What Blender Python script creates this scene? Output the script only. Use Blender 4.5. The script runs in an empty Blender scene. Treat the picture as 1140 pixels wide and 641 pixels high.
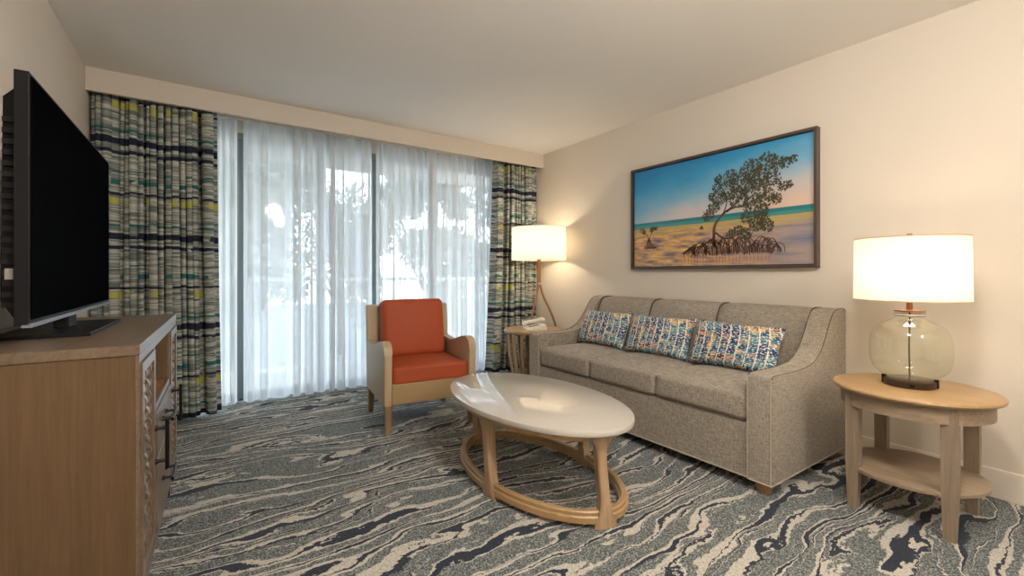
import bpy, bmesh, math, random
from mathutils import Vector, Matrix, noise
random.seed(7)
PI = math.pi
COL = bpy.context.scene.collection

# ------------------------------------------------------------------ materials
def new_mat(name):
    m = bpy.data.materials.new(name); m.use_nodes = True
    nt = m.node_tree; nt.nodes.clear()
    out = nt.nodes.new('ShaderNodeOutputMaterial')
    return m, nt, out
class NT:
    def __init__(s, nt): s.nt = nt
    def n(s, t, **kw):
        nd = s.nt.nodes.new(t)
        for k, v in kw.items(): setattr(nd, k, v)
        return nd
    def l(s, a, b): s.nt.links.new(a, b)
    def val(s, sock, v):
        if hasattr(v, 'is_linked') or isinstance(v, bpy.types.NodeSocket): s.l(v, sock)
        else: sock.default_value = v
    def math(s, op, a, b=0.0, c=None, clamp=False):
        nd = s.n('ShaderNodeMath', operation=op, use_clamp=clamp)
        s.val(nd.inputs[0], a); s.val(nd.inputs[1], b)
        if c is not None: s.val(nd.inputs[2], c)
        return nd.outputs[0]
    def mix(s, f, a, b):
        nd = s.n('ShaderNodeMix', data_type='RGBA')
        s.val(nd.inputs[0], f)
        for i, v in ((6, a), (7, b)):
            if isinstance(v, tuple): nd.inputs[i].default_value = (*v[:3], 1)
            else: s.l(v, nd.inputs[i])
        return nd.outputs[2]
    def coord(s, kind='Object'):
        return s.n('ShaderNodeTexCoord').outputs[kind]
    def mapping(s, vec, scale=(1,1,1), loc=(0,0,0), rot=(0,0,0)):
        nd = s.n('ShaderNodeMapping'); s.l(vec, nd.inputs[0])
        nd.inputs['Location'].default_value = loc; nd.inputs['Rotation'].default_value = rot
        nd.inputs['Scale'].default_value = scale
        return nd.outputs[0]
    def noise(s, vec, scale=5, detail=2, rough=.5, dist=0):
        nd = s.n('ShaderNodeTexNoise'); s.l(vec, nd.inputs['Vector'])
        nd.inputs['Scale'].default_value = scale; nd.inputs['Detail'].default_value = detail
        nd.inputs['Roughness'].default_value = rough; nd.inputs['Distortion'].default_value = dist
        return nd.outputs['Fac'], nd.outputs['Color']
    def ramp(s, f, stops, interp='LINEAR'):
        nd = s.n('ShaderNodeValToRGB'); s.l(f, nd.inputs[0]); r = nd.color_ramp; r.interpolation = interp
        while len(r.elements) < len(stops): r.elements.new(.5)
        for e, (p, c) in zip(r.elements, stops):
            e.position = p; e.color = (*c, 1) if len(c) == 3 else c
        return nd.outputs[0]
    def xyz(s, v):
        nd = s.n('ShaderNodeSeparateXYZ'); s.l(v, nd.inputs[0]); return nd.outputs
    def comb(s, x, y, z):
        nd = s.n('ShaderNodeCombineXYZ')
        for i, v in enumerate((x, y, z)): s.val(nd.inputs[i], v)
        return nd.outputs[0]
    def bump(s, h, strength=.2, dist=.01):
        nd = s.n('ShaderNodeBump'); s.l(h, nd.inputs['Height'])
        nd.inputs['Strength'].default_value = strength; nd.inputs['Distance'].default_value = dist
        return nd.outputs[0]
    def pbsdf(s, col, rough=.5, metal=0, normal=None, **kw):
        nd = s.n('ShaderNodeBsdfPrincipled')
        if isinstance(col, tuple): nd.inputs['Base Color'].default_value = (*col[:3], 1)
        else: s.l(col, nd.inputs['Base Color'])
        s.val(nd.inputs['Roughness'], rough); nd.inputs['Metallic'].default_value = metal
        if normal: s.l(normal, nd.inputs['Normal'])
        for k, v in kw.items(): nd.inputs[k].default_value = v
        return nd.outputs[0]

def hx(r, g, b):     # sRGB 0-255 -> linear
    f = lambda c: c/12.92 if c <= .04045 else ((c+.055)/1.055)**2.4
    return tuple(f(x/255) for x in (r, g, b))

def plain(name, col, rough=.5, metal=0, var=.06, scale=8, bump=0, **kw):
    m, nt, out = new_mat(name); t = NT(nt)
    f, _ = t.noise(t.coord(), scale, 3)
    c = t.mix(f, tuple(x*(1-var) for x in col), tuple(min(1, x*(1+var)) for x in col))
    nm = t.bump(t.noise(t.coord(), scale*25, 3)[0], bump, .004) if bump else None
    t.l(t.pbsdf(c, rough, metal, nm, **kw), out.inputs[0]); return m

def wood(name, a, b, axis='Z', rough=.45, scale=1.0):
    m, nt, out = new_mat(name); t = NT(nt)
    sc = {'Z': (45, 45, 2.2), 'Y': (45, 2.2, 45), 'X': (2.2, 45, 45)}[axis]
    v = t.mapping(t.coord(), tuple(x*scale for x in sc))
    f, _ = t.noise(v, 1.6, 5, .65, .4)
    v2 = t.mapping(t.coord(), tuple(x*scale*.22 for x in sc))
    g, _ = t.noise(v2, 1.0, 3, .5, .8)
    h = t.math('ADD', t.math('MULTIPLY', f, .65), t.math('MULTIPLY', g, .35))
    c = t.ramp(h, [(.34, b), (.62, a)])
    t.l(t.pbsdf(c, rough, 0, t.bump(f, .12, .003)), out.inputs[0]); return m

def linen(name, a, b, c3, sc=1.0):
    m, nt, out = new_mat(name); t = NT(nt); co = t.coord()
    f1, _ = t.noise(t.mapping(co, (60*sc, 60*sc, 9*sc)), 2.2, 3, .6)
    f2, _ = t.noise(t.mapping(co, (9*sc, 9*sc, 70*sc)), 2.2, 3, .6)
    f3, _ = t.noise(t.mapping(co, (9*sc, 80*sc, 40*sc)), 1.6, 2, .6)
    h = t.math('ADD', t.math('MULTIPLY', f1, .38), t.math('ADD', t.math('MULTIPLY', f2, .38), t.math('MULTIPLY', f3, .24)))
    col = t.ramp(h, [(.36, a), (.5, b), (.63, c3)])
    t.l(t.pbsdf(col, .9, 0, t.bump(h, .12, .002), **{'Sheen Weight': .1}), out.inputs[0]); return m

M = {}
M['wall'] = plain('wall_paint', hx(209, 199, 185), .75, var=.012, scale=3, bump=.04)
M['ceil'] = plain('ceiling_paint', hx(236, 232, 226), .9, var=.012, scale=4, bump=.06)
M['white'] = plain('white_trim_paint', hx(226, 216, 202), .45, var=.02)
M['oak'] = wood('light_oak', hx(174, 146, 114), hx(142, 115, 86), 'Z', .4)
M['oak_top'] = wood('light_oak_top', hx(178, 146, 104), hx(154, 122, 84), 'Y', .35)
M['oak_grey'] = wood('grey_washed_oak', hx(150, 132, 112), hx(118, 102, 84), 'Z', .5)
M['oak_grey_y'] = wood('grey_washed_oak_flat', hx(156, 136, 112), hx(124, 106, 86), 'Y', .5)
M['console'] = wood('console_oak', hx(104, 80, 54), hx(86, 65, 42), 'Z', .4, 1.3)  # oak darkened: the dim light at this end is put into the base colour
M['console_y'] = wood('console_oak_flat', hx(122, 104, 86), hx(94, 77, 61), 'Y', .28, 1.3)  # front and top, also darkened in the colour for the dim light
M['console_in'] = wood('console_inner_oak', hx(150, 106, 66), hx(112, 74, 44), 'Z', .5, 1.3)
M['bentwood'] = wood('bentwood_walnut', hx(170, 124, 78), hx(124, 84, 48), 'Z', .35)
M['footwood'] = wood('block_foot_wood', hx(168, 130, 104), hx(136, 102, 80), 'Z', .4)
M['black_metal'] = plain('dark_bronze_metal', (.018, .015, .013), .38, .7)
M['bronze'] = plain('bronze_base', (.07, .045, .03), .35, .6)
M['copper'] = plain('copper_cap', hx(170, 110, 80), .3, .9)
M['rimgold'] = plain('shade_trim_tan', hx(196, 160, 116), .6)
M['steel'] = plain('brushed_steel', (.6, .6, .6), .3, 1)
M['black_plastic'] = plain('black_plastic', (.010, .010, .012), .5, **{'Specular IOR Level': .15})
M['tv_back'] = plain('tv_back_plastic', (.015, .015, .017), .6, **{'Specular IOR Level': .1})
M['tv_silver'] = plain('tv_silver_bezel', (.25, .27, .30), .3, .6)
M['orange'] = plain('burnt_orange_vinyl', hx(164, 70, 30), .65, var=.04, scale=6, bump=.1)
M['chair_shell'] = plain('taupe_vinyl', hx(176, 154, 124), .45, var=.03, scale=5, bump=.06)
M['chair_dark'] = plain('taupe_vinyl_front', hx(164, 136, 98), .45, var=.03, scale=5, bump=.06)
M['chair_leg'] = wood('chair_leg_oak', hx(148, 120, 90), hx(114, 90, 64), 'Z', .4)
M['phone'] = plain('phone_plastic', hx(226, 220, 206), .35, var=.01)
M['phone_grey'] = plain('phone_keys', hx(150, 146, 138), .4)
M['concrete'] = plain('balcony_concrete', hx(200, 196, 188), .8, var=.05)
M['rail'] = plain('railing_white', hx(235, 238, 240), .4)
M['alu'] = plain('door_frame_aluminium', hx(120, 132, 134), .4, .1)
M['bark'] = plain('tree_bark', hx(96, 80, 64), .9, var=.3)
M['leaf'] = plain('tree_leaves', hx(112, 122, 108), .6, var=.35, scale=2)
M['grass'] = plain('lawn', hx(126, 130, 124), .9, var=.2, scale=1)
M['linen'] = linen('taupe_linen', hx(106, 97, 86), hx(144, 134, 121), hx(174, 164, 150), 1.4)
M['piping'] = plain('linen_piping', hx(176, 166, 148), .8)
M['seam'] = plain('seam_piping', hx(84, 70, 58), .8)
M['picframe'] = plain('picture_frame_brown', hx(74, 62, 52), .4, var=.06)
M['lip'] = plain('picture_frame_inner_lip', hx(28, 22, 20), .5)

def m_quartz():
    m, nt, out = new_mat('white_quartz'); t = NT(nt)
    f, _ = t.noise(t.coord(), 60, 3)
    c = t.mix(f, hx(186, 180, 170), hx(196, 190, 180))
    t.l(t.pbsdf(c, .05, **{'Specular IOR Level': .8}), out.inputs[0]); return m
M['quartz'] = m_quartz()

def m_screen():
    m, nt, out = new_mat('tv_screen'); t = NT(nt)
    d = t.n('ShaderNodeBsdfDiffuse'); d.inputs[0].default_value = (.0006, .0006, .0008, 1)
    g = t.n('ShaderNodeBsdfGlossy'); g.inputs['Roughness'].default_value = .3
    mx = t.n('ShaderNodeMixShader'); mx.inputs[0].default_value = .006
    t.l(d.outputs[0], mx.inputs[1]); t.l(g.outputs[0], mx.inputs[2]); t.l(mx.outputs[0], out.inputs[0]); return m
M['screen'] = m_screen()

def m_carpet():
    m, nt, out = new_mat('patterned_carpet'); t = NT(nt); co = t.coord()
    X = t.xyz(co)
    def N(sx, sy, seed, det=1.0, ro=.5):
        return t.noise(t.mapping(co, (sx, sy, 1), (seed, seed*.7, seed*.3)), 1.0, det, ro)[0]
    rag = t.math('MULTIPLY', t.math('SUBTRACT', N(34, 60, 4.0, 2, .7), .5), .26)
    rag2 = t.math('MULTIPLY', t.math('SUBTRACT', N(7, 16, 7.7, 2, .6), .5), .55)
    warp = t.math('MULTIPLY', N(.95, 2.1, 2.2, 0), 4.2)
    warp2 = t.math('MULTIPLY', N(2.5, 6.0, 5.5, 1), 2.1)
    p = t.math('ADD', t.math('MULTIPLY', X[1], 9.0), t.math('ADD', t.math('ADD', warp, warp2), t.math('ADD', rag, rag2)))
    f = t.math('FRACT', p)
    def width(sx, sy, seed, lo, hi, base, gain):
        nd = t.n('ShaderNodeMapRange'); t.l(N(sx, sy, seed, 1, .5), nd.inputs[0])
        for k_, v_ in zip((1, 2, 3, 4), (lo, hi, base, gain)): nd.inputs[k_].default_value = v_
        return nd.outputs[0]
    wn = width(1.9, 9, 11.0, .36, .66, .04, .29)      # navy
    wc = width(1.7, 8, 23.0, .41, .68, .08, .36)      # cream above it
    wd = width(1.4, 6, 37.0, .42, .66, .0, .20)       # thinner cream below it
    wt = width(1.2, 5, 51.0, .47, .66, -.01, .12)     # hairline navy in the field
    gs = t.ramp(N(150, 150, 1.0, 2, .8), [(.40, hx(54, 62, 66)), (.52, hx(100, 108, 108)), (.62, hx(164, 166, 158))])
    cream = t.ramp(N(150, 150, 2.0, 2, .8), [(.35, hx(160, 154, 142)), (.6, hx(208, 202, 190))])
    navy = t.ramp(N(150, 150, 3.0, 2, .8), [(.35, hx(16, 24, 36)), (.65, hx(46, 56, 72))])
    LT = lambda a_, b_: t.math('LESS_THAN', a_, b_)
    c = t.mix(LT(f, t.math('ADD', wn, wc)), gs, cream)
    c = t.mix(LT(f, wn), c, navy)
    g = t.math('SUBTRACT', 1.0, f)
    c = t.mix(LT(g, wd), c, cream)
    h2 = t.math('ABSOLUTE', t.math('SUBTRACT', f, .74))
    c = t.mix(LT(h2, t.math('MULTIPLY', wt, 1.0)), c, cream)
    c = t.mix(LT(t.math('ABSOLUTE', t.math('SUBTRACT', f, .76)), t.math('MULTIPLY', wt, .5)), c, navy)
    pile, _ = t.noise(co, 180, 3, .8)
    t.l(t.pbsdf(c, .95, 0, t.bump(pile, .7, .006), **{'Specular IOR Level': .2, 'Sheen Weight': .1}), out.inputs[0]); return m
M['carpet'] = m_carpet()

def m_drape():
    m, nt, out = new_mat('striped_drape_fabric'); t = NT(nt)
    uv = t.xyz(t.n('ShaderNodeUVMap').outputs[0]); u, z = uv[0], uv[1]      # metres across and up
    P = .67
    wob, _ = t.noise(t.comb(t.math('MULTIPLY', u, 3.0), t.math('MULTIPLY', z, 2.0), 0), 1, 2)
    zz = t.math('ADD', z, t.math('MULTIPLY', wob, .05))
    ph = t.math('MODULO', t.math('ADD', zz, 2*P-.025), P)
    ph = t.math('DIVIDE', ph, P)
    f, _ = t.noise(t.comb(t.math('MULTIPLY', u, 2.2), t.math('MULTIPLY', zz, 34.0), 0), 1.0, 3, .65)
    base = t.ramp(f, [(.30, hx(76, 84, 84)), (.42, hx(110, 118, 114)), (.5, hx(142, 146, 138)), (.57, hx(196, 196, 186)), (.66, hx(120, 128, 124))])
    g, _ = t.noise(t.comb(t.math('MULTIPLY', u, 5.0), t.math('MULTIPLY', zz, 60.0), 3), 1.0, 2, .6)
    base = t.mix(t.math('GREATER_THAN', g, .64), base, hx(72, 80, 80))
    def strip(c, centre, half, seed, thr, us=2.6):
        n1, _ = t.noise(t.comb(t.math('MULTIPLY', u, us), t.math('MULTIPLY', zz, 3), seed), 1.6, 2, .6)
        h = t.math('MULTIPLY', t.math('GREATER_THAN', n1, thr), t.math('ADD', half, t.math('MULTIPLY', t.math('SUBTRACT', n1, .5), half*1.6)))
        return t.math('LESS_THAN', t.math('ABSOLUTE', t.math('SUBTRACT', ph, centre)), h)
    # phase: z=2.05 -> reference
    r = lambda zc: ((zc + 2*P) % P)/P
    c = base
    navy, teal, yel = hx(20, 30, 52), hx(32, 102, 100), hx(176, 172, 84)
    c = t.mix(strip(c, r(2.30), .030, 5, .56, 4), c, yel)
    c = t.mix(strip(c, r(1.635), .030, 9, .57, 4), c, yel)
    c = t.mix(strip(c, r(2.125), .012, 1, .42), c, teal)
    c = t.mix(strip(c, r(1.76), .022, 2, .50), c, teal)
    c = t.mix(strip(c, r(1.835), .007, 14, .50), c, teal)
    c = t.mix(strip(c, r(1.68), .011, 3, .45), c, navy)
    c = t.mix(strip(c, r(2.05), .034, 4, .34), c, navy)
    c = t.mix(strip(c, r(1.97), .018, 6, .40), c, navy)
    wv, _ = t.noise(t.comb(t.math('MULTIPLY', u, 400), t.math('MULTIPLY', z, 400), 0), 1, 1)
    bs = t.pbsdf(c, .85, 0, t.bump(wv, .15, .002))
    t.l(bs, out.inputs[0]); return m
M['drape'] = m_drape()

def m_sheer():
    m, nt, out = new_mat('sheer_voile'); t = NT(nt)
    uv = t.xyz(t.n('ShaderNodeUVMap').outputs[0])
    f, _ = t.noise(t.comb(t.math('MULTIPLY', uv[0], 60), t.math('MULTIPLY', uv[1], 3), 0), 1, 3)
    col = t.mix(f, hx(228, 230, 232), hx(246, 246, 246))
    d = t.n('ShaderNodeBsdfDiffuse'); t.l(col, d.inputs[0])
    tr = t.n('ShaderNodeBsdfTranslucent'); t.l(col, tr.inputs[0])
    tp = t.n('ShaderNodeBsdfTransparent'); tp.inputs[0].default_value = (.98, .985, 1, 1)
    a = t.n('ShaderNodeMixShader'); a.inputs[0].default_value = .62; t.l(d.outputs[0], a.inputs[1]); t.l(tr.outputs[0], a.inputs[2])
    lw = t.n('ShaderNodeLayerWeight'); lw.inputs[0].default_value = .35     # a weave closes up where it is seen edge-on
    op = t.math('ADD', .72, t.math('MULTIPLY', lw.outputs['Facing'], .45), clamp=True)
    b = t.n('ShaderNodeMixShader'); t.l(op, b.inputs[0]); t.l(tp.outputs[0], b.inputs[1]); t.l(a.outputs[0], b.inputs[2])
    t.l(b.outputs[0], out.inputs[0]); return m
M['sheer'] = m_sheer()

def m_shade():
    m, nt, out = new_mat('white_lamp_shade'); t = NT(nt)
    f, _ = t.noise(t.mapping(t.coord(), (200, 200, 40)), 1, 2)
    col = t.mix(f, hx(236, 230, 216), hx(244, 239, 226))
    d = t.n('ShaderNodeBsdfDiffuse'); t.l(col, d.inputs[0])
    tr = t.n('ShaderNodeBsdfTranslucent'); t.l(col, tr.inputs[0])
    a = t.n('ShaderNodeMixShader'); a.inputs[0].default_value = .5; t.l(d.outputs[0], a.inputs[1]); t.l(tr.outputs[0], a.inputs[2])
    t.l(a.outputs[0], out.inputs[0]); return m
M['shade'] = m_shade()

def m_glass(name, col=(1, 1, 1), rough=0.0, thin=False):
    m, nt, out = new_mat(name); t = NT(nt)
    if thin:
        g = t.n('ShaderNodeBsdfGlossy'); g.inputs['Roughness'].default_value = rough
        tp = t.n('ShaderNodeBsdfTransparent'); tp.inputs[0].default_value = (*col, 1)
        lw = t.n('ShaderNodeLayerWeight'); lw.inputs[0].default_value = .5
        fo = t.math('ADD', .08, t.math('MULTIPLY', t.math('POWER', lw.outputs['Facing'], 4.0), .55))
        mx = t.n('ShaderNodeMixShader'); t.l(fo, mx.inputs[0]); t.l(tp.outputs[0], mx.inputs[1]); t.l(g.outputs[0], mx.inputs[2])
        t.l(mx.outputs[0], out.inputs[0])
    else:
        t.l(t.pbsdf(col, rough, **{'Transmission Weight': 1.0, 'IOR': 1.45}), out.inputs[0])
    return m
M['pane'] = m_glass('window_glass', (.97, .99, .98), 0, True)
M['jar'] = m_glass('pale_green_glass', (.965, .98, .93), .02, True)

def m_emit(name, col, st):
    m, nt, out = new_mat(name); t = NT(nt)
    e = t.n('ShaderNodeEmission'); e.inputs[0].default_value = (*col, 1); e.inputs[1].default_value = st
    t.l(e.outputs[0], out.inputs[0]); return m
M['bulb'] = m_emit('lit_bulb', (1, .82, .58), 12)
M['dome'] = m_emit('lit_ceiling_dome', (1, .86, .68), 6)

def m_pillow():
    m, nt, out = new_mat('ikat_pillow_print'); t = NT(nt)
    uv = t.xyz(t.n('ShaderNodeUVMap').outputs[0]); u, v = uv[0], uv[1]       # metres
    wx, _ = t.noise(t.comb(t.math('MULTIPLY', u, 5), t.math('MULTIPLY', v, 7), 2), 1, 2)
    arc = t.math('MULTIPLY', t.math('POWER', t.math('SUBTRACT', v, .14), 2), 1.6)
    uu = t.math('ADD', t.math('ADD', u, arc), t.math('MULTIPLY', wx, .03))
    NC = 17.0
    k = t.math('MULTIPLY', uu, NC); ci = t.math('FLOOR', k); fr = t.math('FRACT', k)
    dash, _ = t.noise(t.comb(t.math('MULTIPLY', uu, 62), t.math('MULTIPLY', v, 105), 0), 1.0, 2, .6)
    blob, _ = t.noise(t.comb(t.math('MULTIPLY', ci, 7.3), t.math('MULTIPLY', v, 12), 4), 1.0, 2, .6)
    blob2, _ = t.noise(t.comb(t.math('MULTIPLY', u, 11), t.math('MULTIPLY', v, 9), 8), 1.0, 1, .5)
    c = t.ramp(blob, [(0, hx(24, 58, 100)), (.42, hx(30, 78, 118)), (.47, hx(44, 110, 134)), (.53, hx(96, 138, 146)), (.58, hx(196, 118, 76)), (.62, hx(30, 56, 92)), (.70, hx(70, 128, 140))], 'CONSTANT')
    c = t.mix(t.math('MULTIPLY', t.math('GREATER_THAN', blob2, .635), .9), c, hx(200, 164, 92))
    c = t.mix(t.math('MULTIPLY', t.math('LESS_THAN', blob2, .31), .85), c, hx(206, 116, 72))
    cream = hx(222, 212, 192)
    c = t.mix(t.math('GREATER_THAN', dash, .565), c, cream)
    edge = t.math('LESS_THAN', fr, t.math('ADD', .12, t.math('MULTIPLY', t.math('SUBTRACT', dash, .45), .5)))
    c = t.mix(edge, c, cream)
    c = t.mix(t.math('MULTIPLY', t.math('LESS_THAN', dash, .36), .9), c, hx(22, 38, 66))
    t.l(t.pbsdf(c, .85), out.inputs[0]); return m
M['pillow'] = m_pillow()

def m_art_bg():
    # photographic print: blue sky, pale horizon cloud, teal sea, golden sandy shallows.  UV: 0..1
    m, nt, out = new_mat('beach_photo_print'); t = NT(nt)
    uv = t.xyz(t.n('ShaderNodeUVMap').outputs[0]); u, v = uv[0], uv[1]
    n1, _ = t.noise(t.comb(t.math('MULTIPLY', u, 2.2), t.math('MULTIPLY', v, 2.0), 0), 1.5, 3, .55)
    sky_f = t.math('ADD', t.math('ADD', v, t.math('MULTIPLY', t.math('SUBTRACT', n1, .5), .30)), t.math('MULTIPLY', t.math('SUBTRACT', u, .4), -.28))
    sky = t.ramp(sky_f, [(.35, hx(214, 186, 166)), (.5, hx(190, 186, 186)), (.66, hx(120, 170, 196)), (.85, hx(56, 146, 190)), (1, hx(36, 126, 178))])
    n2, _ = t.noise(t.comb(t.math('MULTIPLY', u, 7), t.math('MULTIPLY', v, 22), 0), 1.3, 4, .6)
    n3, _ = t.noise(t.comb(t.math('MULTIPLY', u, 2.5), t.math('MULTIPLY', v, 10), 4), 1.3, 3, .6)
    sand = t.ramp(n2, [(.32, hx(92, 88, 104)), (.45, hx(158, 128, 104)), (.55, hx(206, 158, 92)), (.68, hx(226, 184, 112))])
    wet = t.ramp(n3, [(.35, hx(104, 114, 140)), (.62, hx(160, 144, 138))])
    right = t.math('SMOOTH_MIN', 1.0, t.math('MULTIPLY', t.math('MAXIMUM', t.math('SUBTRACT', u, .35), 0), 1.6), .1)
    ground = t.mix(t.math('MULTIPLY', right, 1.0), sand, wet)
    c = t.mix(t.math('GREATER_THAN', v, .365), ground, t.mix(t.math('GREATER_THAN', v, .40), hx(176, 156, 92), hx(184, 172, 116)))
    c = t.mix(t.math('MULTIPLY', t.math('GREATER_THAN', v, .315), t.math('LESS_THAN', v, .37)), c, t.mix(.4, ground, hx(200, 168, 84)))
    c = t.mix(t.math('GREATER_THAN', v, t.math('ADD', .385, t.math('MULTIPLY', n2, .02))), c, hx(66, 136, 134))
    c = t.mix(t.math('GREATER_THAN', v, .425), c, hx(40, 118, 126))
    c = t.mix(t.math('GREATER_THAN', v, .455), c, sky)
    t.l(t.pbsdf(c, .35), out.inputs[0]); return m
M['art'] = m_art_bg()
M['art_trunk'] = plain('print_ink_brown', hx(92, 62, 44), .4, var=.3, scale=30)
M['art_leaf'] = plain('print_ink_olive', hx(66, 64, 40), .4, var=.5, scale=40)
M['art_reflect'] = plain('print_ink_amber', hx(170, 106, 60), .4, var=.3, scale=30)

# ------------------------------------------------------------------ mesh helpers
def link(name, bm, mat, parent=None, smooth=False, loc=None, rot=None, angle=40, uvl=None):
    me = bpy.data.meshes.new(name); bmesh.ops.recalc_face_normals(bm, faces=bm.faces) if not smooth == 'raw' else None
    bm.to_mesh(me); bm.free()
    mats = mat if isinstance(mat, (list, tuple)) else [mat]
    for m in mats: me.materials.append(m)
    if smooth:
        for p in me.polygons: p.use_smooth = True
        if angle < 180 and smooth is True:
            me.set_sharp_from_angle(angle=math.radians(angle))
    o = bpy.data.objects.new(name, me); COL.objects.link(o)
    if parent: o.parent = parent
    if loc: o.location = loc
    if rot: o.rotation_euler = rot
    return o
def tag(o, label=None, cat=None, group=None, kind=None):
    if label: o['label'] = label
    if cat: o['category'] = cat
    if group: o['group'] = group
    if kind: o['kind'] = kind
    return o
def thing(name, label, cat, loc=(0, 0, 0), rz=0, group=None):
    o = bpy.data.objects.new(name, None); COL.objects.link(o); o.empty_display_size = .1
    o.location = loc; o.rotation_euler = (0, 0, rz)
    return tag(o, label, cat, group)
def box(bm, x0, x1, y0, y1, z0, z1, bev=0, seg=2, mat=0):
    vs = [bm.verts.new(p) for p in ((x0,y0,z0),(x1,y0,z0),(x1,y1,z0),(x0,y1,z0),(x0,y0,z1),(x1,y0,z1),(x1,y1,z1),(x0,y1,z1))]
    fs = [bm.faces.new([vs[i] for i in q]) for q in ((0,3,2,1),(4,5,6,7),(0,1,5,4),(1,2,6,5),(2,3,7,6),(3,0,4,7))]
    for f in fs: f.material_index = mat
    if bev:
        es = list({e for f in fs for e in f.edges})
        r = bmesh.ops.bevel(bm, geom=es, offset=bev, segments=seg, affect='EDGES', profile=.5)
        for f in r['faces']: f.material_index = mat
    return vs
def B(*a, **k):
    bm = bmesh.new(); box(bm, *a, **k); return bm
def lathe(bm, prof, n=48, cx=0, cy=0, closed=True, sx=1, sy=1):
    rings = []
    for r, z in prof:
        if r < 1e-5: rings.append([bm.verts.new((cx, cy, z))])
        else: rings.append([bm.verts.new((cx+r*sx*math.cos(2*PI*i/n), cy+r*sy*math.sin(2*PI*i/n), z)) for i in range(n)])
    for a, b in zip(rings, rings[1:]):
        if len(a) == 1 and len(b) == 1: continue
        for i in range(n):
            j = (i+1) % n
            if len(a) == 1: bm.faces.new((a[0], b[i], b[j]))
            elif len(b) == 1: bm.faces.new((a[i], a[j], b[0]))
            else: bm.faces.new((a[i], a[j], b[j], b[i]))
    return bm
def tube(bm, pts, r, n=10, cap=True, flat=None):
    pts = [Vector(p) for p in pts]; rs = r if isinstance(r, (list, tuple)) else [r]*len(pts)
    rings = []; prev = None
    for i, p in enumerate(pts):
        d = (pts[min(i+1, len(pts)-1)]-pts[max(i-1, 0)]).normalized()
        if prev is None:
            up = Vector((0, 0, 1)) if abs(d.z) < .9 else Vector((1, 0, 0))
            a = d.cross(up).normalized()
        else: a = (prev-d*prev.dot(d)).normalized()
        prev = a; b = d.cross(a)
        fl = flat or 1
        rings.append([bm.verts.new(p+a*rs[i]*math.cos(2*PI*k/n)+b*rs[i]*fl*math.sin(2*PI*k/n)) for k in range(n)])
    for a, b in zip(rings, rings[1:]):
        for i in range(n): bm.faces.new((a[i], a[(i+1) % n], b[(i+1) % n], b[i]))
    if cap: bm.faces.new(rings[0][::-1]); bm.faces.new(rings[-1])
    return bm
def prism(bm, poly, axis, a, b, bev=0, seg=2):
    """extrude a 2-D outline along an axis from a to b"""
    def P(u, v, w): return {'x': (w, u, v), 'y': (u, w, v), 'z': (u, v, w)}[axis]
    A = [bm.verts.new(P(u, v, a)) for u, v in poly]; C = [bm.verts.new(P(u, v, b)) for u, v in poly]
    n = len(poly); f1 = bm.faces.new(A); f2 = bm.faces.new(C[::-1])
    for i in range(n): bm.faces.new((A[i], C[i], C[(i+1) % n], A[(i+1) % n]))
    if bev:
        es = list(set(f1.edges) | set(f2.edges))
        bmesh.ops.bevel(bm, geom=es, offset=bev, segments=seg, affect='EDGES', profile=.5)
    return bm
def rbox(sx, sy, sz, r=.03, n=14, crown=(0, 0, 0), wr=0, seed=0):
    """a soft rounded cushion centred on the origin; crown bulges each face pair outward"""
    bm = bmesh.new(); bmesh.ops.create_cube(bm, size=2)
    bmesh.ops.subdivide_edges(bm, edges=bm.edges, cuts=n, use_grid_fill=True)
    h = (sx/2, sy/2, sz/2)
    for v in bm.verts:
        p = Vector(v.co)
        q = Vector([math.copysign(abs(c)**.75, c) if abs(c) < .999 else c for c in p])
        w = Vector([q[i]*h[i] for i in range(3)])
        inner = Vector([max(-(h[i]-r), min(h[i]-r, w[i])) for i in range(3)])
        d = w-inner
        if d.length > 1e-7: w = inner+d.normalized()*min(r, max(abs(x) for x in d)) if False else inner + d.normalized()*r
        for i in range(3):
            j, k = (i+1) % 3, (i+2) % 3
            w[i] += math.copysign(1, p[i])*crown[i]*abs(p[i])**2*(1-p[j]**2)*(1-p[k]**2) if abs(p[i]) > .01 else 0
        if wr: w += Vector((0, 0, wr*noise.noise(Vector((w.x*6+seed, w.y*6, w.z*6)))))
        v.co = w
    return bm
def smoothstep(t): t = max(0, min(1, t)); return t*t*(3-2*t)
def catmull(P, n=8):
    out = []; P = [Vector(p) for p in P]; Q = [P[0]*2-P[1]]+P+[P[-1]*2-P[-2]]
    for i in range(1, len(Q)-2):
        p0, p1, p2, p3 = Q[i-1:i+3]
        for k in range(n):
            t = k/n
            out.append(.5*((2*p1)+(p2-p0)*t+(2*p0-5*p1+4*p2-p3)*t*t+(3*p1-p0-3*p2+p3)*t**3))
    out.append(P[-1]); return out

# ------------------------------------------------------------------ room
XL, XR, YF, YB, YG, ZC = -.665, 3.24, 4.07, -2.2, 4.62, 2.50
def struct(name, bm, mat, parent=None, label=None, **k):
    o = link(name, bm, mat, parent, **k)
    if not parent: o['kind'] = 'structure'
    if label: o['label'] = label
    return o
struct('floor', B(XL-.1, XR+.1, YB-.1, YG+.06, -.1, 0), M['carpet'], label='blue grey carpet with navy and cream streaks')
struct('ceiling', B(XL-.1, XR+.1, YB-.1, YG+.12, ZC, ZC+.1), M['ceil'], label='smooth off-white ceiling')
struct('wall_left', B(XL-.1, XL, YB-.1, YG+.12, 0, ZC), M['wall'], label='plain beige wall behind the television')
struct('wall_right', B(XR, XR+.1, YB-.1, YG+.12, 0, ZC), M['wall'], label='plain beige wall behind the sofa')
struct('wall_back', B(XL, XR, YB-.1, YB, 0, ZC), M['wall'], label='plain beige wall opposite the window')
struct('trim_1', B(XL, XR, YF, YF+.035, 2.344, ZC, bev=.002), M['wall'], label='beige valance board above the curtains')
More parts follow.
